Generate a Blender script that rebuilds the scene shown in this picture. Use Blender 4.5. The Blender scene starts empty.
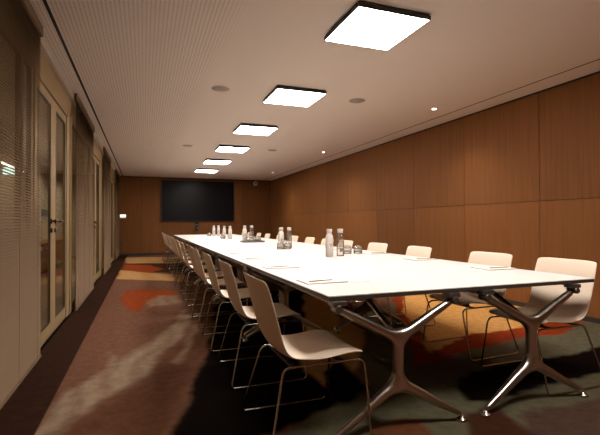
import bpy, bmesh, math, random
import numpy as np
from mathutils import Vector, Matrix

random.seed(7)
scene = bpy.context.scene
COL = scene.collection

# ---------------------------------------------------------------- camera
YAW, PITCH, ROLL = 0.3508, 0.0124, -0.0031
CAM_H = 1.1113
fw = Vector((math.sin(YAW) * math.cos(PITCH), math.cos(YAW) * math.cos(PITCH), math.sin(PITCH)))
rt = Vector((math.cos(YAW), -math.sin(YAW), 0))
up = rt.cross(fw)
rt2 = rt * math.cos(ROLL) + up * math.sin(ROLL)
up2 = up * math.cos(ROLL) - rt * math.sin(ROLL)
cam_data = bpy.data.cameras.new('camera')
cam = bpy.data.objects.new('camera', cam_data)
COL.objects.link(cam)
m = Matrix((rt2, up2, -fw)).transposed().to_4x4()
m.translation = Vector((0, 0, CAM_H))
cam.matrix_world = m
cam_data.sensor_width = 36
cam_data.lens = 425.99 / 600 * 36
cam_data.clip_start = 0.02
scene.camera = cam

# ---------------------------------------------------------------- world, exposure
w = bpy.data.worlds.new('world')
scene.world = w
w.use_nodes = True
w.node_tree.nodes['Background'].inputs[0].default_value = (0.02, 0.016, 0.012, 1)
w.node_tree.nodes['Background'].inputs[1].default_value = 0.3
vs = scene.view_settings
vs.view_transform = 'Standard'
vs.look = 'None'
vs.gamma = 1
vs.use_curve_mapping = False
vs.exposure = 0.0
LAMP = 50.0                     # radiance of the six ceiling panels
LAMP_COLOUR = (1.0, 0.94, 0.86)
CORRIDOR = 60.0                # watts of each added corridor downlight
DOWNLIGHT = 115.0              # watts of each small downlight
scene.cycles.use_denoising = True
scene.cycles.max_bounces = 10
scene.cycles.transparent_max_bounces = 24
scene.cycles.sample_clamp_indirect = 4

# ---------------------------------------------------------------- dimensions (metres)
XL, XR, YB, YF, ZC = -0.8423, 4.6519, 16.0151, -1.3, 2.7621
XC = -2.45                     # far wall of the corridor behind the glazing
TX0, TX1, TXM = 0.877, 2.79, 1.8335
TY0, TLEN, NT = 1.975, 2.01, 6
TZ = 0.74


def lin(c):
    return tuple((v / 12.92 if v <= 0.04045 else ((v + 0.055) / 1.055) ** 2.4) for v in c)


def rgb(r, g, b):
    return lin((r / 255, g / 255, b / 255)) + (1,)


# ---------------------------------------------------------------- materials
def mat(name, col, rough=0.5, metal=0.0, noise=0.0, nscale=8.0, bump=0.0, spec=0.5, coat=0.0):
    M = bpy.data.materials.new(name)
    M.use_nodes = True
    nt = M.node_tree
    b = nt.nodes['Principled BSDF']
    b.inputs['Base Color'].default_value = tuple(col[:3]) + (1,)
    b.inputs['Roughness'].default_value = rough
    b.inputs['Metallic'].default_value = metal
    b.inputs['Specular IOR Level'].default_value = spec
    b.inputs['Coat Weight'].default_value = coat
    if noise or bump:
        tc = nt.nodes.new('ShaderNodeTexCoord')
        n = nt.nodes.new('ShaderNodeTexNoise')
        n.inputs['Scale'].default_value = nscale
        n.inputs['Detail'].default_value = 4
        nt.links.new(tc.outputs['Object'], n.inputs['Vector'])
        if noise:
            mr = nt.nodes.new('ShaderNodeMapRange')
            mr.inputs[3].default_value = 1 - noise
            mr.inputs[4].default_value = 1 + noise
            nt.links.new(n.outputs['Fac'], mr.inputs[0])
            mx = nt.nodes.new('ShaderNodeMix')
            mx.data_type = 'RGBA'
            mx.blend_type = 'MULTIPLY'
            mx.inputs[0].default_value = 1
            mx.inputs[6].default_value = tuple(col[:3]) + (1,)
            nt.links.new(mr.outputs[0], mx.inputs[7])
            nt.links.new(mx.outputs[2], b.inputs['Base Color'])
        if bump:
            bp = nt.nodes.new('ShaderNodeBump')
            bp.inputs['Strength'].default_value = bump
            bp.inputs['Distance'].default_value = 0.01
            nt.links.new(n.outputs['Fac'], bp.inputs['Height'])
            nt.links.new(bp.outputs['Normal'], b.inputs['Normal'])
    return M


def emis(name, col, s):
    M = bpy.data.materials.new(name)
    M.use_nodes = True
    nt = M.node_tree
    nt.nodes.remove(nt.nodes['Principled BSDF'])
    e = nt.nodes.new('ShaderNodeEmission')
    e.inputs[0].default_value = tuple(col[:3]) + (1,)
    e.inputs[1].default_value = s
    nt.links.new(e.outputs[0], nt.nodes['Material Output'].inputs[0])
    return M


def wood(name, dark, light, scale=(26, 26, 0.9), rough=0.6, per_island=0.12):
    """vertical-grain veneer, each panel with its own flitch"""
    M = bpy.data.materials.new(name)
    M.use_nodes = True
    nt = M.node_tree
    N = nt.nodes
    b = N['Principled BSDF']
    g = N.new('ShaderNodeNewGeometry')
    mp = N.new('ShaderNodeVectorMath')
    mp.operation = 'MULTIPLY'
    mp.inputs[1].default_value = scale
    off = N.new('ShaderNodeVectorMath')
    off.operation = 'MULTIPLY_ADD'
    cb = N.new('ShaderNodeCombineXYZ')
    for i in range(3):
        nt.links.new(g.outputs['Random Per Island'], cb.inputs[i])
    nt.links.new(g.outputs['Position'], mp.inputs[0])
    off.inputs[1].default_value = (37, 91, 53)
    nt.links.new(cb.outputs[0], off.inputs[0])
    nt.links.new(mp.outputs[0], off.inputs[2])
    n = N.new('ShaderNodeTexNoise')
    n.inputs['Scale'].default_value = 1.0
    n.inputs['Detail'].default_value = 5
    n.inputs['Roughness'].default_value = 0.62
    nt.links.new(off.outputs[0], n.inputs['Vector'])
    cr = N.new('ShaderNodeValToRGB')
    cr.color_ramp.elements[0].position = 0.3
    cr.color_ramp.elements[0].color = dark
    cr.color_ramp.elements[1].position = 0.72
    cr.color_ramp.elements[1].color = light
    nt.links.new(n.outputs['Fac'], cr.inputs[0])
    mr = N.new('ShaderNodeMapRange')
    mr.inputs[3].default_value = 1 - per_island
    mr.inputs[4].default_value = 1 + per_island
    nt.links.new(g.outputs['Random Per Island'], mr.inputs[0])
    mx = N.new('ShaderNodeMix')
    mx.data_type = 'RGBA'
    mx.blend_type = 'MULTIPLY'
    mx.inputs[0].default_value = 1
    nt.links.new(cr.outputs[0], mx.inputs[6])
    nt.links.new(mr.outputs[0], mx.inputs[7])
    nt.links.new(mx.outputs[2], b.inputs['Base Color'])
    b.inputs['Roughness'].default_value = rough
    b.inputs['Specular IOR Level'].default_value = 0.12
    return M


def glass_mat(name, tint=(0.93, 0.95, 0.93), ior=1.45, rough=0.0, gain=1.0, milk=0.0):
    """clear sheet: transmits straight through, mirrors by Fresnel"""
    M = bpy.data.materials.new(name)
    M.use_nodes = True
    nt = M.node_tree
    N = nt.nodes
    N.remove(N['Principled BSDF'])
    t = N.new('ShaderNodeBsdfTransparent')
    t.inputs[0].default_value = tint + (1,)
    gl = N.new('ShaderNodeBsdfGlossy')
    gl.inputs['Roughness'].default_value = rough
    fr = N.new('ShaderNodeFresnel')
    fr.inputs[0].default_value = ior
    mu = N.new('ShaderNodeMath')
    mu.operation = 'MULTIPLY'
    mu.inputs[1].default_value = gain
    mu.use_clamp = True
    nt.links.new(fr.outputs[0], mu.inputs[0])
    mx = N.new('ShaderNodeMixShader')
    nt.links.new(mu.outputs[0], mx.inputs[0])
    nt.links.new(t.outputs[0], mx.inputs[1])
    nt.links.new(gl.outputs[0], mx.inputs[2])
    last = mx
    if milk:                                   # white haze mixed into the glass to lighten its dark outlines
        df = N.new('ShaderNodeBsdfDiffuse')
        df.inputs[0].default_value = (0.85, 0.82, 0.78, 1)
        m2 = N.new('ShaderNodeMixShader')
        m2.inputs[0].default_value = milk
        nt.links.new(mx.outputs[0], m2.inputs[1])
        nt.links.new(df.outputs[0], m2.inputs[2])
        last = m2
    nt.links.new(last.outputs[0], N['Material Output'].inputs[0])
    return M


def ceiling_mat():
    M = bpy.data.materials.new('perforated_plaster')
    M.use_nodes = True
    nt = M.node_tree
    N = nt.nodes
    b = N['Principled BSDF']
    g = N.new('ShaderNodeNewGeometry')
    sc = N.new('ShaderNodeVectorMath')
    sc.operation = 'SCALE'
    sc.inputs[3].default_value = 1 / 0.032
    nt.links.new(g.outputs['Position'], sc.inputs[0])
    fr = N.new('ShaderNodeVectorMath')
    fr.operation = 'FRACTION'
    nt.links.new(sc.outputs[0], fr.inputs[0])
    sb = N.new('ShaderNodeVectorMath')
    sb.operation = 'SUBTRACT'
    sb.inputs[1].default_value = (0.5, 0.5, 0)
    nt.links.new(fr.outputs[0], sb.inputs[0])
    ml = N.new('ShaderNodeVectorMath')
    ml.operation = 'MULTIPLY'
    ml.inputs[1].default_value = (1, 1, 0)
    nt.links.new(sb.outputs[0], ml.inputs[0])
    ln = N.new('ShaderNodeVectorMath')
    ln.operation = 'LENGTH'
    nt.links.new(ml.outputs[0], ln.inputs[0])
    lt = N.new('ShaderNodeMath')
    lt.operation = 'LESS_THAN'
    lt.inputs[1].default_value = 0.21
    nt.links.new(ln.outputs['Value'], lt.inputs[0])
    mx = N.new('ShaderNodeMix')
    mx.data_type = 'RGBA'
    mx.inputs[6].default_value = CEIL_COL
    mx.inputs[7].default_value = tuple(v * 0.5 for v in CEIL_COL[:3]) + (1,)
    sx = N.new('ShaderNodeSeparateXYZ')
    nt.links.new(g.outputs['Position'], sx.inputs[0])
    zone = N.new('ShaderNodeMapRange')                 # the acoustic strip runs along the glazing
    zone.inputs[1].default_value = 0.55
    zone.inputs[2].default_value = 0.75
    zone.inputs[3].default_value = 1.0
    zone.inputs[4].default_value = 0.12
    nt.links.new(sx.outputs[0], zone.inputs[0])
    mm = N.new('ShaderNodeMath')
    mm.operation = 'MULTIPLY'
    nt.links.new(lt.outputs[0], mm.inputs[0])
    nt.links.new(zone.outputs[0], mm.inputs[1])
    nt.links.new(mm.outputs[0], mx.inputs[0])
    nt.links.new(mx.outputs[2], b.inputs['Base Color'])
    b.inputs['Roughness'].default_value = 0.9
    b.inputs['Specular IOR Level'].default_value = 0.1
    return M


def carpet_mat():
    M = bpy.data.materials.new('patterned_carpet')
    M.use_nodes = True
    nt = M.node_tree
    N = nt.nodes
    b = N['Principled BSDF']
    at = N.new('ShaderNodeAttribute')
    at.attribute_name = 'pattern'
    g = N.new('ShaderNodeNewGeometry')
    n1 = N.new('ShaderNodeTexNoise')
    n1.inputs['Scale'].default_value = 220
    n1.inputs['Detail'].default_value = 2
    n2 = N.new('ShaderNodeTexNoise')
    n2.inputs['Scale'].default_value = 14
    n2.inputs['Detail'].default_value = 6
    n2.inputs['Roughness'].default_value = 0.7
    for n in (n1, n2):
        nt.links.new(g.outputs['Position'], n.inputs['Vector'])
    ad = N.new('ShaderNodeMath')
    ad.operation = 'ADD'
    nt.links.new(n1.outputs['Fac'], ad.inputs[0])
    nt.links.new(n2.outputs['Fac'], ad.inputs[1])
    mr = N.new('ShaderNodeMapRange')
    mr.inputs[1].default_value = 0.6
    mr.inputs[2].default_value = 1.4
    mr.inputs[3].default_value = 0.55
    mr.inputs[4].default_value = 1.45
    nt.links.new(ad.outputs[0], mr.inputs[0])
    mx = N.new('ShaderNodeMix')
    mx.data_type = 'RGBA'
    mx.blend_type = 'MULTIPLY'
    mx.inputs[0].default_value = 1
    nt.links.new(at.outputs['Color'], mx.inputs[6])
    nt.links.new(mr.outputs[0], mx.inputs[7])
    nt.links.new(mx.outputs[2], b.inputs['Base Color'])
    b.inputs['Roughness'].default_value = 0.95
    b.inputs['Specular IOR Level'].default_value = 0.02
    bp = N.new('ShaderNodeBump')
    bp.inputs['Strength'].default_value = 0.35
    bp.inputs['Distance'].default_value = 0.006
    nt.links.new(n1.outputs['Fac'], bp.inputs['Height'])
    nt.links.new(bp.outputs['Normal'], b.inputs['Normal'])
    return M


CEIL_COL = (0.93, 0.85, 0.77, 1)
M = {
    'ceiling': ceiling_mat(),
    'dark_gap': mat('dark_gap', (0.012, 0.01, 0.008), 0.9),
    'wood': wood('walnut_veneer', (0.148, 0.056, 0.0150, 1), (0.195, 0.076, 0.0215, 1)),
    'wood_door': wood('dark_walnut_veneer', (0.128, 0.048, 0.0125, 1), (0.165, 0.064, 0.018, 1)),
    'carpet': carpet_mat(),
    'frame': mat('beige_lacquered_frame', (0.30, 0.20, 0.10), 0.6, spec=0.12, noise=0.05, nscale=3),
    'frame_dark': mat('dark_frame_gasket', (0.02, 0.015, 0.01), 0.6),
    'glass': glass_mat('window_glass', gain=0.45),
    'slat': mat('blind_slat', (0.18, 0.115, 0.07), 0.7, noise=0.06, nscale=2, spec=0.03),
    'steel': mat('brushed_steel', (0.55, 0.50, 0.44), 0.3, 1.0),
    'bronze': mat('dark_handle_metal', (0.12, 0.085, 0.055), 0.35, 0.9),
    'corr_wall': mat('corridor_plaster', (0.66, 0.53, 0.39), 0.8, noise=0.05, nscale=2),
    'corr_floor': mat('corridor_floor', (0.17, 0.10, 0.055), 0.35, noise=0.2, nscale=3),
    'corr_wood': wood('corridor_cabinet_wood', (0.30, 0.14, 0.05, 1), (0.42, 0.21, 0.08, 1)),
    'sign_grey': mat('grey_notice', (0.25, 0.25, 0.27), 0.5),
    'exit_light': emis('exit_sign_light', (0.75, 1.0, 0.85), 2.2),
    'corr_light': emis('corridor_glow', (1.0, 0.82, 0.62), 9.0),
    'lamp': emis('lamp_diffuser_light', LAMP_COLOUR, LAMP),
    'lamp_body': mat('black_lamp_housing', (0.012, 0.011, 0.01), 0.5),
    'spot_light': emis('downlight_lens', (1.0, 0.88, 0.74), 9.0),
    'white_metal': mat('white_painted_metal', (0.62, 0.55, 0.47), 0.5),
    'speaker_cloth': mat('speaker_grille', (0.26, 0.21, 0.175), 0.8, noise=0.25, nscale=160),
    'screen': mat('black_screen_glass', (0.006, 0.005, 0.006), 0.3, spec=0.08, noise=0.1, nscale=30),
    'screen_bezel': mat('black_bezel', (0.008, 0.008, 0.008), 0.4),
    'panel_light': emis('touch_panel_screen', (1.0, 0.93, 0.85), 1.3),
    'black_plastic': mat('black_plastic', (0.012, 0.012, 0.013), 0.4),
    'lens': mat('camera_lens', (0.01, 0.01, 0.02), 0.08),
    'table_top': mat('white_laminate', (0.72, 0.665, 0.635), 0.35, noise=0.01, nscale=4),
    'table_edge': mat('dark_table_edge', (0.045, 0.036, 0.03), 0.5, spec=0.2),
    'alu': mat('polished_aluminium', (0.40, 0.36, 0.32), 0.28, 1.0, bump=0.03, nscale=40),
    'rail': mat('grey_rail_metal', (0.14, 0.12, 0.10), 0.4, 0.8),
    'shell': mat('beige_shell_plastic', (0.68, 0.54, 0.42), 0.48, noise=0.03, nscale=5),
    'chrome': mat('chrome_tube', (0.42, 0.39, 0.36), 0.2, 1.0),
    'bottle_glass': glass_mat('bottle_glass', (0.95, 0.93, 0.90), 1.28, 0.05, 1.0, 0.06),
    'bottle_frost': mat('frosted_white_bottle', (0.66, 0.60, 0.555), 0.35),
    'water': glass_mat('water', (0.95, 0.95, 0.94), 1.15, 0.05, 1.0),
    'cap': mat('silver_bottle_cap', (0.60, 0.55, 0.50), 0.35, 0.2),
    'print': mat('grey_print', (0.16, 0.13, 0.11), 0.5),
    'tumbler': glass_mat('tumbler_glass', (0.92, 0.90, 0.87), 1.35, 0.05, 1.2, 0.16),
    'tray': mat('dark_tray', (0.12, 0.10, 0.085), 0.3),
    'paper': mat('white_paper', (0.80, 0.77, 0.74), 0.6),
    'pad_board': mat('tan_pad_board', (0.20, 0.15, 0.10), 0.6),
    'pencil': mat('tan_pencil_wood', (0.26, 0.17, 0.07), 0.5),
    'pencil_tip': mat('pencil_lead', (0.04, 0.035, 0.03), 0.5),
}


# ---------------------------------------------------------------- mesh helpers
def add_box(bm, a, b, bevel=0.0, mi=0):
    x0, y0, z0 = a
    x1, y1, z1 = b
    t = bmesh.new()
    vs_ = [t.verts.new(p) for p in ((x0, y0, z0), (x1, y0, z0), (x1, y1, z0), (x0, y1, z0),
                                    (x0, y0, z1), (x1, y0, z1), (x1, y1, z1), (x0, y1, z1))]
    for f in ((3, 2, 1, 0), (4, 5, 6, 7), (0, 1, 5, 4), (1, 2, 6, 5), (2, 3, 7, 6), (3, 0, 4, 7)):
        t.faces.new([vs_[i] for i in f])
    if bevel:
        bmesh.ops.bevel(t, geom=list(t.edges), offset=bevel, segments=2, affect='EDGES', profile=0.7)
    merge(bm, t, mi)


def merge(bm, t, mi=0):
    t.verts.index_update()
    new = [bm.verts.new(v.co) for v in t.verts]
    for f in t.faces:
        try:
            nf = bm.faces.new([new[v.index] for v in f.verts])
            nf.material_index = mi
            nf.smooth = f.smooth
        except ValueError:
            pass
    t.free()


def add_lathe(bm, prof, seg=24, mi=0, axis='Z', centre=(0, 0, 0), smooth=True):
    rings = []
    cx, cy, cz = centre
    for r, z in prof:
        ring = []
        for i in range(seg):
            a = 2 * math.pi * i / seg
            p = (r * math.cos(a), r * math.sin(a), z)
            if axis == 'X':
                p = (p[2], p[0], p[1])
            elif axis == 'Y':
                p = (p[1], p[2], p[0])
            ring.append(bm.verts.new((p[0] + cx, p[1] + cy, p[2] + cz)))
        rings.append(ring)
    for k in range(len(rings) - 1):
        for i in range(seg):
            j = (i + 1) % seg
            f = bm.faces.new((rings[k][i], rings[k][j], rings[k + 1][j], rings[k + 1][i]))
            f.material_index = mi
            f.smooth = smooth
    for ring, flip in ((rings[0], True), (rings[-1], False)):
        f = bm.faces.new(ring[::-1] if flip else ring)
        f.material_index = mi


def fillet(pts, rads, n=6):
    out = [Vector(pts[0])]
    for i in range(1, len(pts) - 1):
        p, a, b = Vector(pts[i]), Vector(pts[i - 1]), Vector(pts[i + 1])
        r = rads[i - 1] if isinstance(rads, (list, tuple)) else rads
        r = min(r, (a - p).length * 0.45, (b - p).length * 0.45)
        p0, p1 = p + (a - p).normalized() * r, p + (b - p).normalized() * r
        for k in range(n + 1):
            t = k / n
            out.append(p0 * (1 - t) ** 2 + p * 2 * t * (1 - t) + p1 * t * t)
    out.append(Vector(pts[-1]))
    return out


def add_tube(bm, pts, r, seg=8, closed=False, mi=0, squash=1.0):
    pts = [Vector(p) for p in pts]
    n = len(pts)
    rings = []
    prev = None
    for i, p in enumerate(pts):
        if closed:
            d = pts[(i + 1) % n] - pts[i - 1]
        else:
            d = pts[min(i + 1, n - 1)] - pts[max(i - 1, 0)]
        d.normalize()
        if prev is None:
            ref = Vector((0, 1, 0)) if abs(d.y) < 0.9 else Vector((1, 0, 0))
            u = d.cross(ref).normalized()
        else:
            u = (prev - d * prev.dot(d)).normalized()
        prev = u
        v = d.cross(u)
        rr = r[i] if isinstance(r, (list, tuple)) else r
        rings.append([bm.verts.new(p + (u * math.cos(2 * math.pi * k / seg) + v * math.sin(2 * math.pi * k / seg) * squash) * rr) for k in range(seg)])
    m_ = n if closed else n - 1
    for i in range(m_):
        a, b = rings[i], rings[(i + 1) % n]
        for k in range(seg):
            j = (k + 1) % seg
            f = bm.faces.new((a[k], a[j], b[j], b[k]))
            f.smooth = True
            f.material_index = mi
    if not closed:
        bm.faces.new(rings[0][::-1]).material_index = mi
        bm.faces.new(rings[-1]).material_index = mi


def obj(name, bm, mats, parent=None, loc=(0, 0, 0)):
    me = bpy.data.meshes.new(name)
    bmesh.ops.recalc_face_normals(bm, faces=list(bm.faces))
    bm.to_mesh(me)
    bm.free()
    for k in (mats if isinstance(mats, (list, tuple)) else [mats]):
        me.materials.append(M[k])
    o = bpy.data.objects.new(name, me)
    COL.objects.link(o)
    o.location = loc
    if parent:
        o.parent = parent
    return o


def box(name, a, b, mt, parent=None, bevel=0.0):
    bm = bmesh.new()
    add_box(bm, a, b, bevel)
    return obj(name, bm, mt, parent)


def boxes(name, lst, mt, parent=None, bevel=0.0):
    bm = bmesh.new()
    for a, b in lst:
        add_box(bm, a, b, bevel)
    return obj(name, bm, mt, parent)


def empty(name, loc=(0, 0, 0), rz=0.0):
    o = bpy.data.objects.new(name, None)
    o.empty_display_size = 0.1
    COL.objects.link(o)
    o.location = loc
    o.rotation_euler = (0, 0, rz)
    return o


def tag(o, label, cat, group=None):
    o['label'] = label
    o['category'] = cat
    if group:
        o['group'] = group
    return o


def struct(o):
    o['kind'] = 'structure'
    return o


def kids(o):
    return [c for c in COL.objects if c.parent == o]


def dup(o, parent=None, tree=None):
    """copy of a thing with copies of its parts and sub-parts"""
    c = o.copy()
    COL.objects.link(c)
    if parent:
        c.parent = parent
    for ch in kids(o):
        dup(ch, c)
    return c


def bake(o):
    """apply an object's modifiers without operators"""
    dg = bpy.context.evaluated_depsgraph_get()
    me = bpy.data.meshes.new_from_object(o.evaluated_get(dg))
    me.name = o.name
    o.modifiers.clear()
    o.data = me
    for p in me.polygons:
        p.use_smooth = True
    return o

# ================================================================ THE SETTING
# ---- floor with the abstract carpet design
CARPET = {
    'base': rgb(122, 84, 66), 'border': rgb(58, 36, 26), 'tan': rgb(196, 150, 98), 'darkbrown': rgb(70, 42, 30),
    'orange': rgb(150, 68, 30), 'brown': rgb(96, 62, 44), 'grey': rgb(158, 134, 112), 'pale': rgb(150, 122, 100),
    'brownlight': rgb(118, 84, 64), 'black': rgb(14, 6, 4), 'olive': rgb(98, 92, 72), 'ochre': rgb(214, 158, 92),
    'rust': rgb(140, 54, 24), 'plum': rgb(84, 64, 54), 'rustdark': rgb(110, 66, 42),
}
SHAPES = [
    ('tan', [(-0.62, 15.13), (1.16, 14.4), (0.99, 12.3), (-0.44, 12.72)]),
    ('darkbrown', [(-0.55, 12.77), (0.99, 12.3), (0.84, 9.92), (-0.52, 10.56)]),
    ('orange', [(-0.51, 12.45), (0.15, 12.04), (0.43, 10.87), (0.12, 10.1), (-0.49, 11.0)]),
    ('tan', [(-0.52, 11.01), (0.12, 10.1), (0.86, 9.42), (0.77, 8.37), (-0.51, 9.26)]),
    ('brown', [(-0.5, 2.53), (-0.23, 2.95), (0.04, 3.39), (0.43, 4.36), (0.92, 6.23), (0.97, 5.46), (0.5, 3.8), (0.29, 2.93), (0.1, 2.25)]),
    ('grey', [(-0.56, 2.5), (-0.5, 3.14), (-0.37, 3.33), (-0.26, 3.6), (-0.27, 4.03), (-0.21, 3.73), (0.05, 4.28), (0.26, 4.69), (0.48, 5.64), (0.53, 5.25), (0.37, 4.38), (0.18, 3.96), (0.04, 3.39), (-0.06, 3.21), (-0.23, 2.97), (-0.39, 2.72), (-0.47, 2.46)]),
    ('orange', [(-0.3, 7.47), (-0.06, 7.65), (0.33, 7.44), (0.53, 6.94), (0.08, 6.55), (0.02, 6.1), (-0.09, 5.73), (-0.22, 5.98), (-0.31, 6.71)]),
    ('pale', [(0.05, 6.56), (0.23, 6.9), (0.49, 6.85), (0.52, 6.22), (0.27, 6.08), (0.08, 6.01)]),
    ('pale', [(0.24, 3.56), (0.36, 4.02), (0.51, 4.78), (0.55, 4.76), (0.39, 4.01), (0.27, 3.52)]),
    ('brownlight', [(0.08, 2.29), (0.17, 2.58), (0.28, 3.03), (0.32, 3.01), (0.2, 2.57), (0.11, 2.28)]),
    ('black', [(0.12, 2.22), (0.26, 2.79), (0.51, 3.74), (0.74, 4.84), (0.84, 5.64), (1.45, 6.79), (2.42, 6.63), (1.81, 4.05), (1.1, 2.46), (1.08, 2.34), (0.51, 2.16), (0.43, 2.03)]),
    ('olive', [(0.43, 2.03), (1.07, 2.39), (1.44, 2.54), (1.79, 3.32), (2.7, 4.79), (3.45, 5.26), (2.14, 3.19), (2.2, 2.93), (3.33, 3.07), (5.86, 3.58), (2.17, 1.34)]),
    ('ochre', [(2.33, 6.24), (2.87, 6.03), (2.12, 4.53), (2.15, 3.92), (1.79, 3.32), (1.3, 2.63), (1.15, 2.66), (1.17, 3.21), (1.38, 3.63)]),
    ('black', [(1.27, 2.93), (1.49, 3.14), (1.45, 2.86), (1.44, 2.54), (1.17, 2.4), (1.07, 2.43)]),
    ('rust', [(3.83, 6.08), (4.25, 6.39), (6.09, 4.24), (3.9, 3.09), (3.39, 3.13), (2.68, 3.01), (2.14, 2.79), (1.96, 2.79), (2.34, 3.45), (2.94, 4.57)]),
    ('ochre', [(4.12, 6.2), (5.89, 6.59), (6.98, 4.86), (4.36, 3.67), (3.71, 3.42), (3.04, 3.41), (2.42, 3.08), (2.27, 3.02), (2.67, 3.72), (3.02, 4.54)]),
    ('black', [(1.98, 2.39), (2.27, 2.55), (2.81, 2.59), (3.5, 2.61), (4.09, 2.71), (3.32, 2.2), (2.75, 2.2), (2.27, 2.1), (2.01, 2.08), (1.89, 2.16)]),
    ('plum', [(2.07, 1.91), (2.37, 1.9), (2.89, 1.89), (2.18, 1.43), (1.81, 1.56)]),
    ('darkbrown', [(1.78, 2.02), (2.0, 2.0), (1.9, 1.53), (1.5, 1.68)]),
    ('rustdark', [(1.15, 2.02), (1.35, 2.07), (1.44, 2.05), (1.41, 1.76), (1.04, 1.9)]),
]


for k_ in CARPET:
    CARPET[k_] = tuple(v * 0.68 for v in CARPET[k_][:3]) + (1,)


def wobble(x, y):
    s = np.sin
    dx = 0.022 * s(9.1 * x + 5.3 * y) + 0.014 * s(23 * x - 17 * y + 1) + 0.006 * s(47 * y + 31 * x + 2) + 0.003 * s(91 * x + 77 * y)
    dy = 0.030 * s(7.7 * y - 6.1 * x + 2) + 0.018 * s(19 * y + 25 * x) + 0.007 * s(53 * x - 41 * y) + 0.003 * s(83 * y - 97 * x)
    return x + dx * 0.6, y + dy * 0.6


def poly_mask(px, py, poly, soft):
    n = len(poly)
    inside = np.zeros(px.shape, bool)
    dist = np.full(px.shape, 1e9)
    for i in range(n):
        x0, y0 = poly[i]
        x1, y1 = poly[(i + 1) % n]
        c = ((y0 > py) != (y1 > py)) & (px < (x1 - x0) * (py - y0) / ((y1 - y0) or 1e-9) + x0)
        inside ^= c
        ex, ey = x1 - x0, y1 - y0
        t = np.clip(((px - x0) * ex + (py - y0) * ey) / (ex * ex + ey * ey + 1e-12), 0, 1)
        dist = np.minimum(dist, np.hypot(px - x0 - t * ex, py - y0 - t * ey))
    sd = np.where(inside, dist, -dist)
    return np.clip(sd / soft + 0.5, 0, 1)


def build_floor():
    xs = np.concatenate([np.linspace(XL, -0.565, 12)[:-1], np.linspace(-0.565, -0.515, 14)[:-1], np.linspace(-0.515, XR, 208)])
    ys = np.concatenate([np.linspace(YF, 1.4, 30)[:-1], np.linspace(1.4, 7, 300)[:-1], np.linspace(7, YB, 140)])
    gx, gy = np.meshgrid(xs, ys)
    nx, ny = len(xs), len(ys)
    wx, wy = wobble(gx, gy)
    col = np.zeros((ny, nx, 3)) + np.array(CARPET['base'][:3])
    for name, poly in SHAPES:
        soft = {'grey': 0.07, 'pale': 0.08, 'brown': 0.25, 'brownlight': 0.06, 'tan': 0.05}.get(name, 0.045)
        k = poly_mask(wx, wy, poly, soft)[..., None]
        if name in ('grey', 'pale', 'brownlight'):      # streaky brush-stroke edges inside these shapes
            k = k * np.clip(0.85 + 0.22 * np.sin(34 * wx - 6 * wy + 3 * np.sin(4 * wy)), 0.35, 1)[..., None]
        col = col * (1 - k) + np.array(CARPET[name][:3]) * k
    k = np.clip((-0.54 - gx) / 0.008 + 0.5, 0, 1)[..., None]
    col = col * (1 - k) + np.array(CARPET['border'][:3]) * k
    me = bpy.data.meshes.new('floor')
    verts = np.stack([gx.ravel(), gy.ravel(), np.zeros(nx * ny)], 1)
    i = np.arange(nx * ny).reshape(ny, nx)
    faces = np.stack([i[:-1, :-1].ravel(), i[:-1, 1:].ravel(), i[1:, 1:].ravel(), i[1:, :-1].ravel()], 1)
    me.from_pydata(verts.tolist(), [], faces.tolist())
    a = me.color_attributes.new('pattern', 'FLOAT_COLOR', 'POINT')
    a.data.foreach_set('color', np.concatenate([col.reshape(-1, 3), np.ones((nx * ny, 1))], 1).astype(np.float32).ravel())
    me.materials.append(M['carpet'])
    o = bpy.data.objects.new('floor', me)
    COL.objects.link(o)
    return struct(o)


build_floor()

# ---- ceiling with two shadow slots
struct(boxes('ceiling', [((XL - 0.05, YF, ZC), (-0.712, YB, ZC + 0.03)),
                         ((-0.682, YF, ZC), (4.325, YB, ZC + 0.03)),
                         ((4.355, YF, ZC), (XR + 0.05, YB, ZC + 0.03))], 'ceiling'))
struct(box('trim_1', (XL - 0.2, YF - 0.1, ZC + 0.07), (XR + 0.2, YB + 0.2, ZC + 0.1), 'dark_gap'))

for n_, x_ in (('slot_shade_1', -0.712), ('slot_shade_2', 4.325)):      # black strips filling the ceiling slots, painting in their shade
    struct(box(n_, (x_ + 0.001, YF, ZC + 0.003), (x_ + 0.029, YB, ZC + 0.029), 'dark_gap'))

# ---- timber panelled walls
ys = [YF] + [3.977 + k * 1.3284 for k in range(-3, 10)] + [YB]
lst = []
for a, b in zip(ys[:-1], ys[1:]):
    for z0, z1 in ((0.06, 1.372), (1.378, 2.73)):
        lst.append(((XR, a + 0.004, z0), (XR + 0.02, b - 0.004, z1)))
bm = bmesh.new()
for a, b in lst:
    add_box(bm, a, b, 0, 0)
add_box(bm, (XR + 0.021, YF, 0), (XR + 0.08, YB, ZC), 0, 1)
struct(obj('wall_right', bm, ['wood', 'dark_gap']))
struct(box('baseboard_right', (XR + 0.004, YF, 0.0), (XR + 0.0205, YB, 0.055), 'frame_dark'))

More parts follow.
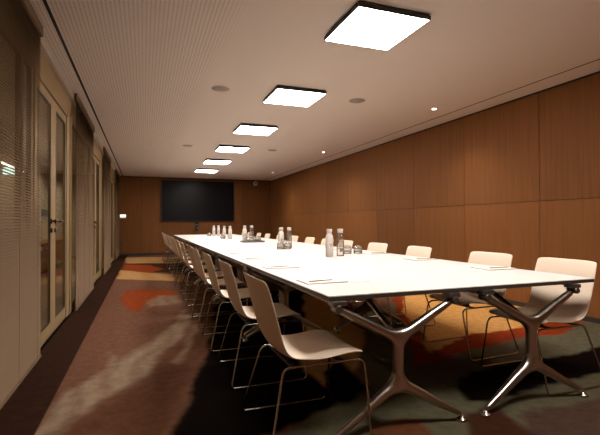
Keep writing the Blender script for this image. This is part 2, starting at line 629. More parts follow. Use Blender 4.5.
bm = bmesh.new()
xs_ = [XL - 0.02, -0.07, 0.53, 1.83, 3.237, 3.5]
for a, b in zip(xs_[:-1], xs_[1:]):
    for z0, z1 in ((0.06, 1.437), (1.443, 2.73)):
        add_box(bm, (a + 0.003, YB, z0), (b - 0.003, YB + 0.02, z1), 0, 0)
add_box(bm, (3.503, YB, 2.465), (XR, YB + 0.02, 2.73), 0, 2)
add_box(bm, (4.612, YB, 0.0), (XR, YB + 0.02, 2.459), 0, 2)
add_box(bm, (XL - 0.1, YB + 0.021, 0), (XR + 0.1, YB + 0.08, ZC), 0, 1)
struct(obj('wall_back', bm, ['wood', 'dark_gap', 'wood_door']))
struct(box('baseboard_back', (XL, YB + 0.004, 0.0), (3.497, YB + 0.0205, 0.055), 'frame_dark'))
struct(box('wall_front', (XL - 0.1, YF - 0.08, 0), (XR + 0.1, YF, ZC), 'wood'))

# flush timber door in the far right corner
d = struct(empty('door_4', (4.056, YB, 0)))
box('door_leaf', (-0.55, 0.0, 0.006), (0.55, 0.02, 2.455), 'wood_door', d)
bm = bmesh.new()
add_lathe(bm, [(0.05, 0), (0.05, -0.012), (0.03, -0.016)], 20, 0, 'Y', (-0.465, 0, 1.72))
obj('door_lock', bm, 'bronze', d)
bm = bmesh.new()
add_lathe(bm, [(0.026, 0), (0.026, -0.01)], 16, 0, 'Y', (-0.465, 0, 1.2))
add_tube(bm, fillet([(-0.465, -0.005, 1.2), (-0.465, -0.055, 1.2), (-0.34, -0.055, 1.2)], 0.02), 0.011)
obj('door_handle', bm, 'bronze', d)

# ---- glazed wall towards the corridor: frame plane at XL-0.03 .. XL-0.09
FX0, FX1 = XL - 0.06, XL - 0.025
BAYS = [(2.15, 4.08, 'w'), (4.08, 6.05, 'd'), (6.05, 8.05, 'w'), (8.05, 10.02, 'd'), (10.02, 12.02, 'w'), (12.02, 13.99, 'd'), (13.99, YB, 'w')]
struct(boxes('wall_left', [((FX0, YF, 0), (FX1, 2.15, ZC)), ((FX0, 2.15, 2.46), (FX1, YB, ZC)), ], 'frame'))
# pale top rail that carries the blinds and runs over the doors
struct(box('trim_2', (XL - 0.024, 2.15, 2.665), (XL + 0.012, YB, 2.735), 'white_metal'))
FT = 2.455


def glazed_window(n, y0, y1):
    o = struct(empty('window_%d' % n, (0, y0, 0)))
    L = y1 - y0
    mid = L * 0.82
    boxes('window_frame', [((FX0, 0.002, 0), (FX1, 0.07, FT)), ((FX0, L - 0.07, 0), (FX1, L - 0.002, FT)),
                           ((FX0, mid - 0.045, 0.1), (FX1, mid + 0.045, FT - 0.07)),
                           ((FX0, 0.07, 0), (FX1, L - 0.07, 0.1)), ((FX0, 0.07, FT - 0.07), (FX1, L - 0.07, FT))], 'frame', o)
    boxes('window_pane', [((FX0 + 0.018, 0.07, 0.1), (FX0 + 0.026, mid - 0.045, FT - 0.07)),
                          ((FX0 + 0.018, mid + 0.045, 0.1), (FX0 + 0.026, L - 0.07, FT - 0.07))], 'glass', o)


def handle(parent, y, z, dy):
    bm = bmesh.new()
    add_lathe(bm, [(0.026, 0), (0.026, 0.012)], 16, 0, 'X', (FX1, y, z))
    add_tube(bm, fillet([(FX1 + 0.005, y, z), (FX1 + 0.055, y, z), (FX1 + 0.055, y + dy, z)], 0.02), 0.011)
    h = obj('door_handle', bm, 'bronze', parent)
    bm = bmesh.new()
    add_lathe(bm, [(0.026, 0), (0.026, 0.01), (0.012, 0.013)], 16, 0, 'X', (FX1, y, z - 0.09))
    obj('lock_cylinder', bm, 'bronze', parent)


def glazed_door(n, y0, y1):
    o = struct(empty('door_%d' % n, (0, y0, 0)))
    L = y1 - y0
    boxes('door_frame', [((FX0, 0.002, 0), (FX1 + 0.012, 0.07, FT)), ((FX0, L - 0.36, 0), (FX1 + 0.004, L - 0.16, FT)), ((FX0, L - 0.152, 0), (FX1 + 0.012, L - 0.002, FT)),
                         ((FX0, 0.07, FT - 0.07), (FX1 + 0.012, L - 0.365, FT))], 'frame', o)
    span = (0.076, L - 0.368)
    midy = 0.77
    for a, b, s0, s1, hy, hd in ((span[0], midy - 0.004, 0.03, 0.035, midy - 0.018, -0.13),
                                 (midy + 0.004, span[1], 0.22, 0.05, midy + 0.17, 0.13)):
        lf = boxes('door_leaf', [((FX0 + 0.008, a, 0.012), (FX1 - 0.004, a + s0, FT - 0.076)), ((FX0 + 0.008, b - s1, 0.012), (FX1 - 0.004, b, FT - 0.076)),
                                 ((FX0 + 0.008, a + s0, 0.012), (FX1 - 0.004, b - s1, 0.13)), ((FX0 + 0.008, a + s0, FT - 0.16), (FX1 - 0.004, b - s1, FT - 0.076))], 'frame', o)
        box('door_pane', (FX0 + 0.018, a + s0, 0.13), (FX0 + 0.026, b - s1, FT - 0.16), 'glass', lf)
        g = 0.018
        boxes('pane_gasket', [((FX0 + 0.027, a + s0, 0.13), (FX1 - 0.002, a + s0 + g, FT - 0.16)), ((FX0 + 0.027, b - s1 - g, 0.13), (FX1 - 0.002, b - s1, FT - 0.16)),
                              ((FX0 + 0.027, a + s0 + g, 0.13), (FX1 - 0.002, b - s1 - g, 0.13 + g)), ((FX0 + 0.027, a + s0 + g, FT - 0.16 - g), (FX1 - 0.002, b - s1 - g, FT - 0.16))], 'frame_dark', lf)
        handle(lf, hy, 1.135, hd)


nw = nd = 0
for y0, y1, k in BAYS:
    if k == 'w':
        nw += 1
        glazed_window(nw, y0, y1)
    else:
        nd += 1
        glazed_door(nd, y0, y1)

# ---- the corridor behind the glazing
struct(box('floor_corridor', (XC, YF, -0.04), (FX0, YB, 0.0), 'corr_floor'))
struct(box('ceiling_corridor', (XC, YF, ZC - 0.02), (FX0, YB, ZC + 0.03), 'corr_wall'))
struct(box('wall_corridor', (XC - 0.08, YF - 0.08, -0.04), (XC, YB + 0.08, ZC + 0.03), 'corr_wall'))
struct(boxes('wall_end', [((XC, YB, -0.04), (FX0, YB + 0.08, ZC + 0.03)), ((XC, YF - 0.08, -0.04), (FX0, YF, ZC + 0.03))], 'corr_wall'))

# ================================================================ CEILING THINGS
ORD = ['nearest', 'second', 'third', 'fourth', 'fifth', 'sixth', 'seventh', 'eighth', 'ninth', 'tenth', 'eleventh', 'twelfth', 'last']
LX, LY, LS, LW = 1.4865 + 0.3211, 2.789 + 0.3211, 2.0521, 0.642


def make_lamp():
    o = empty('ceiling_light')
    h = LW / 2
    bm = bmesh.new()
    add_box(bm, (-h + 0.0085, -h + 0.0085, -0.0315), (h - 0.0085, h - 0.0085, 0.0))
    obj('housing', bm, 'lamp_body', o)
    bm = bmesh.new()
    for a, b in (((-h, -h, -0.05), (h, -h + 0.008, -0.016)), ((-h, h - 0.008, -0.05), (h, h, -0.016)),
                 ((-h, -h + 0.008, -0.05), (-h + 0.008, h - 0.008, -0.016)), ((h - 0.008, -h + 0.008, -0.05), (h, h - 0.008, -0.016))):
        add_box(bm, a, b)
    obj('frame', bm, 'lamp_body', o)
    bm = bmesh.new()
    add_box(bm, (-h + 0.009, -h + 0.009, -0.048), (h - 0.009, h - 0.009, -0.032))
    obj('diffuser', bm, 'lamp', o)
    return o


lamp0 = make_lamp()
for i in range(-1, 6):
    o = lamp0 if i == -1 else dup(lamp0)
    o.location = (LX, LY + i * LS, ZC)
    if i == -1:
        lab = 'square light panel on the ceiling above the near table end'
    else:
        lab = ['largest square white light panel, nearest on the ceiling', 'second square light panel in the ceiling row, just past the first speaker pair',
               'third square light panel in the ceiling row', 'fourth square light panel in the ceiling row',
               'fifth square light panel, next to last before the screen', 'last square light panel, closest to the big screen wall'][i]
    tag(o, lab, 'ceiling light', 'square light panels in a row on the ceiling')


def make_speaker():
    bm = bmesh.new()
    add_lathe(bm, [(0.115, 0.0), (0.115, -0.004), (0.105, -0.006)], 32)
    o = obj('ceiling_speaker', bm, 'white_metal')
    bm = bmesh.new()
    add_lathe(bm, [(0.104, -0.0062), (0.10, -0.0085), (0.02, -0.0095)], 32)
    obj('grille', bm, 'speaker_cloth', o)
    return o


sp0 = make_speaker()
for i, (x, y, side, which) in enumerate([(0.88, 5.22, 'glazed', 'nearest'), (2.70, 5.12, 'timber wall', 'nearest'),
                                         (0.87, 9.30, 'glazed', 'second'), (2.72, 9.26, 'timber wall', 'second')]):
    o = sp0 if i == 0 else dup(sp0)
    o.location = (x, y, ZC)
    tag(o, '%s round grey ceiling speaker on the %s side of the light panels' % (which, side), 'speaker', 'round speakers in the ceiling')


def make_downlight():
    bm = bmesh.new()
    add_lathe(bm, [(0.048, 0.0), (0.048, -0.004), (0.034, -0.006)], 24)
    o = obj('downlight', bm, 'white_metal')
    bm = bmesh.new()
    add_lathe(bm, [(0.033, -0.0062), (0.030, -0.008), (0.004, -0.009)], 20)
    obj('lens', bm, 'spot_light', o)
    return o


def add_spot(o):
    ld = bpy.data.lights.new('downlight_bulb', 'SPOT')
    ld.energy = DOWNLIGHT
    ld.color = (1.0, 0.86, 0.70)
    ld.spot_size = math.radians(120)
    ld.spot_blend = 1.0
    ld.shadow_soft_size = 0.03
    l = bpy.data.objects.new('downlight_bulb', ld)
    COL.objects.link(l)
    l.parent = o
    l.location = (0, 0, -0.012)


dl0 = make_downlight()
dls = [dl0] + [dup(dl0) for _ in range(3)]
for i, (x, y) in enumerate([(3.955, 5.12), (3.93, 9.13), (3.945, 13.35), (3.945, 1.05)]):
    o = dls[i]
    o.location = (x, y, ZC)
    add_spot(o)
    tag(o, '%s small round lit downlight near the timber wall' % ['nearest visible', 'middle', 'farthest', 'unseen nearer'][i], 'downlight', 'small downlights along the timber wall')

# ================================================================ BACK WALL THINGS
o = empty('wall_screen', (1.879, YB, 0))
tag(o, 'huge black flat screen mounted on the far timber wall', 'screen')
box('bezel', (-1.30, -0.085, 1.185), (1.30, -0.022, 2.652), 'screen_bezel', o, 0.004)
box('display', (-1.285, -0.0885, 1.20), (1.285, -0.0853, 2.637), 'screen', o)
box('wall_bracket', (-0.5, -0.021, 1.5), (0.5, -0.001, 2.3), 'rail', o)

o = empty('conference_camera', (1.82, YB, 0))
tag(o, 'small black video conference camera below the wall screen', 'camera')
box('bracket', (-0.05, -0.11, 1.06), (0.05, -0.001, 1.09), 'black_plastic', o)
bm = bmesh.new()
add_lathe(bm, [(0.05, 1.091), (0.075, 1.095), (0.08, 1.12), (0.07, 1.15), (0.04, 1.165)], 20, 0, 'Z', (0, -0.09, 0))
add_box(bm, (-0.07, -0.13, 0.88), (0.07, -0.03, 1.055), 0.012)
obj('body', bm, 'black_plastic', o)
bm = bmesh.new()
add_lathe(bm, [(0.038, -0.001), (0.038, -0.012), (0.02, -0.018)], 18, 0, 'Y', (0, -0.13, 0.99))
obj('camera_lens', bm, 'lens', o)

o = empty('touch_panel', (-0.69, YB, 1.366))
tag(o, 'small bright white control panel on the far timber wall near the glazing', 'control panel')
box('casing', (-0.10, -0.03, -0.085), (0.10, -0.001, 0.06), 'white_metal', o, 0.004)
box('panel_screen', (-0.092, -0.034, -0.05), (0.092, -0.0305, 0.052), 'panel_light', o)

o = empty('wall_socket', (-0.73, YB, 0.36))
tag(o, 'small dark socket low on the far wall beneath the control panel', 'socket')
box('plate', (-0.04, -0.012, -0.06), (0.04, -0.001, 0.06), 'bronze', o, 0.003)
bm = bmesh.new()
add_lathe(bm, [(0.024, -0.0125), (0.024, -0.016), (0.02, -0.016)], 16, 0, 'Y')
obj('insert', bm, 'black_plastic', o)

o = empty('wall_sounder', (4.03, YB, 2.63))
tag(o, 'small round pale alarm device on the wall above the far door', 'alarm')
bm = bmesh.new()
add_lathe(bm, [(0.085, -0.001), (0.085, -0.02), (0.07, -0.04)], 24, 0, 'Y')
obj('base', bm, 'white_metal', o)
bm = bmesh.new()
add_lathe(bm, [(0.05, -0.0405), (0.045, -0.055), (0.02, -0.06)], 20, 0, 'Y')
obj('cap', bm, 'speaker_cloth', o)

# ================================================================ CORRIDOR THINGS
o = empty('exit_sign', (-2.28, 9.15, -0.02))
tag(o, 'small lit exit sign hanging in the corridor behind the near blind', 'exit sign')
box('housing', (-0.15, 0.0, 2.02), (0.15, 0.05, 2.17), 'white_metal', o, 0.004)
box('light_face', (-0.14, -0.006, 2.03), (0.14, -0.001, 2.16), 'exit_light', o)
boxes('hanger_rod', [((-0.1, 0.02, 2.171), (-0.09, 0.03, ZC - 0.001)), ((0.09, 0.02, 2.171), (0.10, 0.03, ZC - 0.001))], 'steel', o)


def make_corridor_glow_strip():  # narrow glowing strip on the corridor wall
    o = empty('corridor_glow_strip')
    box('housing', (0.001, -0.75, -0.03), (0.04, 0.75, 0.03), 'white_metal', o, 0.004)
    box('diffuser', (0.0405, -0.73, -0.022), (0.05, 0.73, 0.022), 'corr_light', o, 0.003)
    return o


o = make_corridor_glow_strip()
o.location = (XC, 9.75, 2.22)
tag(o, 'long narrow glowing strip on the corridor wall above the exit sign behind the near blind', 'ceiling light')


def make_added_corridor_spot():  # lamps added to brighten the corridor and the chair backs facing it
    bm = bmesh.new()
    add_lathe(bm, [(0.075, 0.0), (0.075, -0.03), (0.062, -0.03), (0.060, -0.004)], 24)
    o = obj('added_corridor_downlight', bm, 'white_metal')
    bm = bmesh.new()
    add_lathe(bm, [(0.045, -0.005), (0.040, -0.008), (0.004, -0.010)], 20)
    obj('lens', bm, 'corr_light', o)
    return o


cs0 = make_added_corridor_spot()
css = [cs0] + [dup(cs0) for _ in range(5)]
for i, o in enumerate(css):
    o.location = (-1.55, 2.2 + 2.5 * i, ZC - 0.0205)
    tag(o, '%s added round downlight on the corridor ceiling, counted from the camera' % ORD[i], 'downlight', 'added downlights in the corridor')
    ld = bpy.data.lights.new('added_corridor_bulb', 'SPOT')
    ld.energy = CORRIDOR
    ld.color = (1.0, 0.82, 0.60)
    ld.spot_size = math.radians(150)
    ld.spot_blend = 0.8
    ld.shadow_soft_size = 0.04
    l = bpy.data.objects.new('added_corridor_bulb', ld)
    COL.objects.link(l)
    l.parent = o
    l.location = (0, 0, -0.035)

o = empty('low_cabinet', (XC, 11.8, 0))
tag(o, 'low orange brown wooden cabinet in the corridor seen through the glass door', 'cabinet')
box('body', (0.004, -2.2, 0.08), (0.40, 2.2, 0.66), 'corr_wood', o)
box('plinth', (0.004, -2.15, 0.0), (0.36, 2.15, 0.079), 'frame_dark', o)
box('worktop', (0.004, -2.22, 0.661), (0.43, 2.22, 0.69), 'corr_wood', o)
for k in range(4):
    dr = box('door', (0.401, -2.19 + k * 1.1, 0.09), (0.417, -1.11 + k * 1.1, 0.65), 'corr_wood', o)
    box('knob', (0.418, -1.2 + k * 1.1, 0.55), (0.438, -1.18 + k * 1.1, 0.58), 'bronze', dr)

o = empty('wall_notice', (XC, 12.75, 1.39))
tag(o, 'grey rectangular notice on the corridor wall behind the glass door', 'notice')
box('board', (0.002, -0.32, -0.09), (0.02, 0.32, 0.09), 'sign_grey', o)
box('border', (0.0205, -0.30, -0.075), (0.023, 0.30, -0.068), 'steel', o)


# ================================================================ BLINDS
def make_blind(y0, y1, lab):
    o = empty('venetian_blind', (XL, y0, 0))
    tag(o, lab, 'blind', 'venetian blinds on the glazed wall')
    L = y1 - y0
    bm = bmesh.new()
    th = math.radians(42)
    pitch, dep = 0.020, 0.026
    z = 0.05
    while z < 2.66:
        p = []
        for t, sag in ((-0.5, 0), (0.0, 0.0045), (0.5, 0)):
            x = t * dep
            p.append((x * math.cos(th) + sag * math.sin(th), -x * math.sin(th) + sag * math.cos(th) + z))
        vv = [[bm.verts.new((px, yy, pz)) for px, pz in p] for yy in (0.01, L - 0.01)]
        for k in range(2):
            bm.faces.new((vv[0][k], vv[0][k + 1], vv[1][k + 1], vv[1][k])).smooth = True
        z += pitch
    sl = obj('slats', bm, 'slat', o)
    box('bottom_rail', (-0.013, 0.01, 0.012), (0.013, L - 0.01, 0.034), 'slat', o, 0.003)
    for k in range(4):
        yy = 0.15 + k * (L - 0.3) / 3
        bm = bmesh.new()
        for xx in (-0.014, 0.014):
            add_box(bm, (xx - 0.0008, yy - 0.0015, 0.034), (xx + 0.0008, yy + 0.0015, 2.664))
        obj('ladder_cord', bm, 'slat', o)
    box('headrail', (-0.018, 0.004, 2.667), (0.016, L - 0.004, 2.752), 'slat', o)
    return o


M['slat'].use_backface_culling = False
BL = ['beige venetian blind, the nearest one, beside the first glass door', 'beige venetian blind between the first and second glass doors',
      'beige venetian blind between the second and third glass doors', 'beige venetian blind at the far end beside the timber wall']
for (y0, y1, k), lab in zip([b for b in BAYS if b[2] == 'w'], BL):
    b = make_blind(y0 - 0.06 if y0 > 3 else y0 + 0.02, y1 - 0.02, lab)
    b.location.x = XL + 0.034


# ================================================================ TABLES
def skin(name, verts, edges, radii, root, mt, parent, sub=2):
    me = bpy.data.meshes.new(name)
    me.from_pydata(verts, edges, [])
    o = bpy.data.objects.new(name, me)
    COL.objects.link(o)
    md = o.modifiers.new('skin', 'SKIN')
    md.branch_smoothing = 0.6
    for i, r in enumerate(radii):
        r = r if isinstance(r, tuple) else (r, r)
        me.skin_vertices[0].data[i].radius = r
        me.skin_vertices[0].data[i].use_root = (i == root)
    s = o.modifiers.new('sub', 'SUBSURF')
    s.levels = sub
    s.render_levels = sub
    bpy.context.view_layer.update()
    bake(o)
    o.data.materials.clear()
    o.data.materials.append(M[mt])
    if parent:
        o.parent = parent
    return o


TW = TXM - TX0


def make_trestle(parent, y, back):
    """cast Y frame: two arms up, two feet down, a brace running back under the top"""
    zt = 0.668
    f = -0.035 * back if abs(y) > TLEN / 2 - 0.03 else 0.0
    V = [(0, y, 0.365), (0, y, 0.44), (0, y, 0.495), (0, y, 0.30), (0, y, 0.25),
         (-0.10, y, 0.535), (-0.21, y, 0.595), (-0.355, y, zt), (0.10, y, 0.535), (0.21, y, 0.595), (0.355, y, zt),
         (-0.10, y + f * 0.1, 0.195), (-0.24, y + f * 0.5, 0.115), (-0.39, y + f, 0.035), (0.10, y + f * 0.1, 0.195), (0.24, y + f * 0.5, 0.115), (0.39, y + f, 0.035)]
    V = [(x - 0.07, yy, z) for x, yy, z in V]
    E = [(0, 1), (1, 2), (0, 3), (3, 4), (2, 5), (5, 6), (6, 7), (2, 8), (8, 9), (9, 10), (4, 11), (11, 12), (12, 13), (4, 14), (14, 15), (15, 16)]
    R = [0.034, 0.036, 0.042, 0.036, 0.043, 0.031, 0.026, 0.020, 0.031, 0.026, 0.020, 0.032, 0.024, 0.015, 0.032, 0.024, 0.015]
    t = skin('trestle', V, E, R, 0, 'alu', parent)
    for s in (-1, 1):
        bm = bmesh.new()
        add_lathe(bm, [(0.030, 0.001), (0.031, 0.008), (0.024, 0.014), (0.013, 0.018), (0.012, 0.026)], 20, 0, 'Z', (s * 0.393 - 0.07, y + f, 0))
        obj('foot_pad', bm, 'chrome', t)
        bm = bmesh.new()
        add_box(bm, (s * 0.355 - 0.11, y - 0.03, 0.688), (s * 0.355 - 0.03, y + 0.03, 0.712), 0.004)
        add_lathe(bm, [(0.018, -0.034), (0.021, -0.03), (0.021, 0.03), (0.018, 0.034)], 16, 0, 'Y', (s * 0.362 - 0.07, y, 0.672))
        obj('arm_bracket', bm, 'rail', t)
    bm = bmesh.new()
    add_tube(bm, fillet([(-0.07, y, 0.475), (-0.07, y + back * 0.10, 0.535), (-0.07, y + back * 0.42, 0.685)], 0.06), [0.016] * 9, 10)
    add_box(bm, (-0.12, y + back * 0.42 - 0.03, 0.682), (-0.02, y + back * 0.42 + 0.03, 0.7125), 0.003)
    obj('brace', bm, 'alu', t)


def make_table(inset):
    o = empty('conference_table')
    h, l = TW / 2 - 0.0012, TLEN / 2 - 0.0012
    box('tabletop', (-h, -l, 0.7345), (h, l, TZ), 'table_top', o, 0.0015)
    bm = bmesh.new()
    add_box(bm, (-h, -l, 0.7135), (h, l, 0.7340), 0.001)
    obj('under_board', bm, 'table_edge', o)
    make_trestle(o, -l + inset, 1)
    make_trestle(o, l - 0.045, -1)
    for s in (-1, 1):
        rl = box('side_rail', (s * 0.40 - 0.02, -l + 0.10, 0.680), (s * 0.40 + 0.02, l - 0.10, 0.7130), 'rail', o, 0.004)
    return o


tab_end, tab_mid = make_table(0.008), make_table(0.045)
seen = set()
for row in range(2):
    for k in range(NT):
        src = tab_end if k == 0 else tab_mid
        o = dup(src) if src.name in seen else src
        seen.add(src.name)
        o.location = ((TX0 + TXM) / 2 if row == 0 else (TXM + TX1) / 2, TY0 + TLEN * (k + 0.5), 0)
        if k == 0:
            lab = 'white table with splayed metal legs at the near end, on the %s side' % ('glazing' if row == 0 else 'timber wall')
        elif k == NT - 1:
            lab = 'white table module at the screen end, on the %s side' % ('glazing' if row == 0 else 'timber wall')
        else:
            lab = 'white table module, %s from the near end on the %s side' % (ORD[k], 'glazing' if row == 0 else 'timber wall')
        tag(o, lab, 'table', 'white conference tables pushed together')


# ================================================================ CHAIRS
def make_chair():
    """local +X faces the table, origin under the rear leg"""
    o = empty('shell_chair')
    prof = [(0.000, 0.838), (0.012, 0.80), (0.036, 0.72), (0.058, 0.64), (0.078, 0.56), (0.097, 0.50), (0.125, 0.455), (0.165, 0.432),
            (0.23, 0.424), (0.31, 0.428), (0.39, 0.438), (0.46, 0.446), (0.515, 0.444), (0.552, 0.430)]
    half = [0.238, 0.240, 0.243, 0.244, 0.240, 0.236, 0.234, 0.236, 0.240, 0.243, 0.243, 0.240, 0.232, 0.215]
    nv = 10
    bm = bmesh.new()
    g = []
    for i, ((x, z), hw) in enumerate(zip(prof, half)):
        a = prof[max(i - 1, 0)]
        b = prof[min(i + 1, len(prof) - 1)]
        d = Vector((b[0] - a[0], 0, b[1] - a[1])).normalized()
        nrm = Vector((-d.z, 0, d.x))       # towards the sitter
        if nrm.x < 0 and nrm.z < 0:
            nrm = -nrm
        row = []
        for j in range(nv + 1):
            t = 2 * j / nv - 1
            cup = 0.020 * abs(t) ** 2.2 if i < 9 else 0.010 * abs(t) ** 2.2
            drop = 0.014 * abs(t) ** 4 if i == 0 else 0
            p = Vector((x, t * hw, z - drop)) + nrm * cup
            row.append(bm.verts.new(p))
        g.append(row)
    for i in range(len(g) - 1):
        for j in range(nv):
            bm.faces.new((g[i][j], g[i][j + 1], g[i + 1][j + 1], g[i + 1][j]))
    sh = obj('shell', bm, 'shell', o)
    s = sh.modifiers.new('solid', 'SOLIDIFY')
    s.thickness = 0.011
    s.offset = 0
    s2 = sh.modifiers.new('sub', 'SUBSURF')
    s2.levels = 2
    s2.render_levels = 2
    bpy.context.view_layer.update()
    bake(sh)
    r = 0.0065
    for sgn in (-1, 1):
        y0, y1 = sgn * 0.205, sgn * 0.29
        pts = fillet([(0.30, y0, 0.403), (0.56, y0, 0.403), (0.555, y1, 0.0085), (0.02, y1, 0.0085), (0.118, y0, 0.403), (0.30, y0, 0.403)],
                     [0.05, 0.03, 0.03, 0.04], 5)[:-1]
        bm = bmesh.new()
        add_tube(bm, pts, r, 8, closed=True)
        obj('sled_leg', bm, 'chrome', o)
    for x in (0.17, 0.43):
        bm = bmesh.new()
        add_box(bm, (x - 0.014, -0.198, 0.398), (x + 0.014, 0.198, 0.411), 0.003)
        for yy in (-0.12, 0.12):
            add_box(bm, (x - 0.012, yy - 0.02, 0.4105), (x + 0.012, yy + 0.02, 0.417 if x < 0.3 else 0.431), 0.002)
        obj('seat_support', bm, 'black_plastic', o)
    return o


ch0 = make_chair()
LEFT = [2.185, 3.12, 4.00, 4.86, 5.58, 6.60, 7.53, 8.53, 9.5, 10.43, 11.3, 12.46, 13.25]
RIGHT = [2.30, 3.04, 4.10, 5.03, 5.98, 6.68, 7.5, 8.45, 9.4, 10.43, 11.3, 12.46, 13.25]
random.seed(11)
used = False
for i, y in enumerate(LEFT):
    o = dup(ch0) if used else ch0
    used = True
    o.location = (0.52 + random.uniform(-0.010, 0.010) - (0.002 * i), y, 0)
    o.rotation_euler.z = math.radians(random.uniform(-1.5, 1.5))
    lab = ('beige shell chair closest to the camera on the glazed side of the table' if i == 0 else
           'beige shell chair at the screen end of the glazed side row' if i == 12 else
           'beige shell chair on the glazed side of the table, %s from the near end' % ORD[i])
    tag(o, lab, 'chair', 'chairs along the glazed side of the table')
for i, y in enumerate(RIGHT):
    o = dup(ch0)
    o.location = (2.975 + random.uniform(-0.01, 0.01), y, 0)
    o.rotation_euler.z = math.pi + math.radians([0, 3, -2, 1][i] if i < 4 else random.uniform(-2, 2))
    lab = ('beige shell chair closest to the camera on the timber wall side' if i == 0 else
           'beige shell chair at the screen end of the timber wall side row' if i == 12 else
           'beige shell chair on the timber wall side, %s from the near end' % ORD[i])
    tag(o, lab, 'chair', 'chairs along the timber wall side of the table')


# ================================================================ ON THE TABLE
def make_bottle(clear):
    o = empty('water_bottle')
    prof = [(0.038, 0.0), (0.042, 0.004), (0.042, 0.205), (0.039, 0.225), (0.030, 0.243), (0.027, 0.250), (0.027, 0.257)]
    bm = bmesh.new()
    add_lathe(bm, prof, 28)
    obj('bottle_body', bm, 'bottle_glass' if clear else 'bottle_frost', o)
    bm = bmesh.new()
    add_lathe(bm, [(0.0295, 0.2575), (0.031, 0.26), (0.031, 0.298), (0.029, 0.302)], 24)
    obj('bottle_cap', bm, 'cap', o)
    if clear:
        bm = bmesh.new()
        for z0, z1, a0, a1 in ((0.10, 0.19, -2.3, -0.7), (0.05, 0.085, -2.2, -0.9)):
            n = 10
            for q in range(n):
                aa, ab = a0 + (a1 - a0) * q / n, a0 + (a1 - a0) * (q + 1) / n
                if z1 > 0.1 and q % 3 == 1:
                    continue
                bm.faces.new([bm.verts.new((0.0426 * math.cos(t), 0.0426 * math.sin(t), z)) for t, z in ((aa, z0), (ab, z0), (ab, z1), (aa, z1))])
        obj('printed_mark', bm, 'print', o)
        bm = bmesh.new()
        add_lathe(bm, [(0.036, 0.008), (0.038, 0.012), (0.038, 0.16), (0.037, 0.161)], 24)
        obj('water', bm, 'water', o)
    else:
        bm = bmesh.new()
        for zz, hw in ((0.13, 0.35), (0.115, 0.2)):
            for q in range(4):
                aa = -1.57 - hw + 2 * hw * q / 4
                ab = -1.57 - hw + 2 * hw * (q + 1) / 4
                bm.faces.new([bm.verts.new((0.0426 * math.cos(t), 0.0426 * math.sin(t), z)) for t, z in ((aa, zz), (ab, zz), (ab, zz + 0.008), (aa, zz + 0.008))])
        obj('printed_mark', bm, 'print', o)
    return o


def make_tumbler():
    """upturned glass standing on its rim"""
    bm = bmesh.new()
    add_lathe(bm, [(0.050, 0.0), (0.053, 0.03), (0.052, 0.06), (0.045, 0.085), (0.030, 0.097), (0.006, 0.101)], 24)
    o = obj('drinking_glass', bm, 'tumbler')
    bm = bmesh.new()
    add_lathe(bm, [(0.034, 0.072), (0.030, 0.082), (0.012, 0.086)], 20)
    obj('glass_base', bm, 'tumbler', o)
    bm = bmesh.new()
    add_lathe(bm, [(0.0532, 0.024), (0.0537, 0.026), (0.0537, 0.036), (0.0532, 0.039)], 24)
    obj('rim_band', bm, 'print', o)
    return o


bf, bc, tb0 = make_bottle(False), make_bottle(True), make_tumbler()
first = {'f': True, 'c': True, 't': True}


def put(kind, x, y, z, lab):
    src = {'f': bf, 'c': bc, 't': tb0}[kind]
    o = src if first[kind] else dup(src)
    first[kind] = False
    o.location = (x, y, z)
    tag(o, lab, 'glass' if kind == 't' else 'bottle', 'upturned glasses on the table' if kind == 't' else 'water bottles on the table')


PLACE = ['in the nearest bottle group', 'in the second bottle group', 'on the dark tray', 'in the fourth bottle group', 'in the farthest bottle group']
bx = [(1.89, 4.24, 2.05, 4.30), (1.865, 5.90, 2.01, 5.96), (1.81, 8.04, 1.935, 8.0), (1.80, 10.20, 1.845, 9.70), (1.86, 12.20, 2.0, 12.26)]
for i, (xa, ya, xb, yb) in enumerate(bx):
    zz = TZ + (0.0185 if i == 2 else 0.0006)
    put('f', xa, ya, zz, 'tall frosted white water bottle ' + PLACE[i])
    put('c' if i < 3 else 'f', xb, yb, zz, ('tall clear water bottle with dark print ' if i < 3 else 'white water bottle standing toward the timber wall ') + PLACE[i])
tl = [[(2.285, 4.60), (2.385, 4.52)], [(1.80, 5.72), (1.91, 5.73)], [(1.86, 7.92), (2.03, 7.95), (2.09, 8.06)], [(1.72, 9.95)], [(1.72, 12.15), (2.12, 12.2)]]
for i, l in enumerate(tl):
    for k, (x, y) in enumerate(l):
        zz = TZ + (0.0185 if i == 2 else 0.0006)
        nm = ['first', 'second', 'third'][k]
        put('t', x, y, zz, '%s upturned drinking glass from the glazed side %s' % (nm, PLACE[i]) if len(l) > 1 else 'single upturned drinking glass ' + PLACE[i])
o = empty('serving_tray', (1.95, 7.99, TZ + 0.0006))
tag(o, 'dark shallow serving tray holding bottles and glasses on the white table', 'tray')
box('tray_base', (-0.21, -0.13, 0.0), (0.21, 0.13, 0.012), 'tray', o, 0.003)
boxes('tray_rim', [((-0.21, -0.13, 0.0125), (0.21, -0.122, 0.03)), ((-0.21, 0.122, 0.0125), (0.21, 0.13, 0.03)),
                   ((-0.21, -0.122, 0.0125), (-0.202, 0.122, 0.03)), ((0.202, -0.122, 0.0125), (0.21, 0.122, 0.03))], 'tray', o)


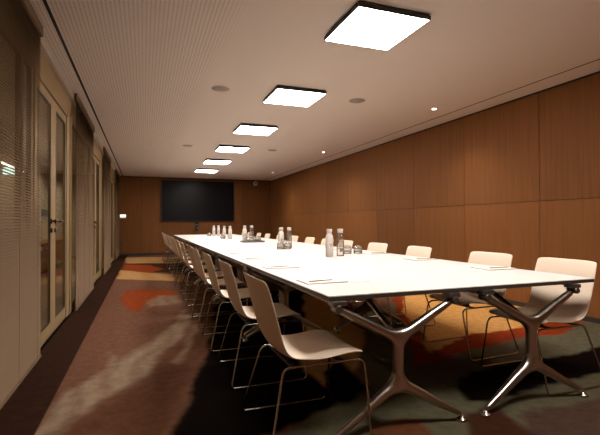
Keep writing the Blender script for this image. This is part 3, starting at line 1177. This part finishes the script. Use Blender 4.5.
def make_pad():
    bm = bmesh.new()
    add_box(bm, (-0.135, -0.10, 0.0), (0.135, 0.10, 0.0025), 0)
    o = obj('notepad', bm, 'pad_board')
    bm = bmesh.new()
    add_box(bm, (-0.133, -0.098, 0.0028), (0.133, 0.098, 0.007))
    obj('paper_sheets', bm, 'paper', o)
    return o


def make_pencil():
    bm = bmesh.new()
    add_tube(bm, [(-0.085, 0, 0), (0.07, 0, 0)], 0.0038, 6)
    o = obj('pencil', bm, 'pencil')
    bm = bmesh.new()
    add_tube(bm, [(0.0702, 0, 0), (0.078, 0, 0), (0.088, 0, 0)], [0.0036, 0.002, 0.0004], 6)
    obj('pencil_point', bm, 'pencil_tip', o)
    return o


def make_card():
    bm = bmesh.new()
    add_box(bm, (-0.06, -0.09, 0.0), (0.06, 0.09, 0.003), 0.0)
    return obj('paper_card', bm, 'paper')


pad0, pen0, card0 = make_pad(), make_pencil(), make_card()
n = 0
SEATS = [(1.055, 2.49, 1, 'closest to the near corner on the glazed side'), (1.065, 3.40, 1, 'at the second seat on the glazed side'),
         (1.065, 4.27, 1, 'at the third seat on the glazed side'), (1.065, 5.10, 1, 'at the fourth seat on the glazed side'),
         (2.63, 2.68, -1, 'closest to the near end on the timber wall side'), (2.60, 3.60, -1, 'at the third seat on the timber wall side'),
         (2.60, 4.50, -1, 'at the fourth seat on the timber wall side'), (2.60, 5.45, -1, 'at the fifth seat on the timber wall side')]
for x, y, s, where in SEATS:
    p, q, c = (pad0, pen0, card0) if n == 0 else (dup(pad0), dup(pen0), dup(card0))
    n += 1
    p.location = (x, y, TZ + 0.0006)
    tag(p, 'white notepad on the table ' + where, 'notepad', 'notepads on the table')
    q.location = (x - s * 0.02, y - 0.04, TZ + 0.0118)
    q.rotation_euler.z = math.radians(8 * s)
    tag(q, 'tan pencil lying on the notepad ' + where, 'pencil', 'pencils on the notepads')
    c.location = (x + s * 0.225, y - 0.03, TZ + 0.0006)
    tag(c, 'small white card beside the notepad ' + where, 'card', 'white cards on the table')
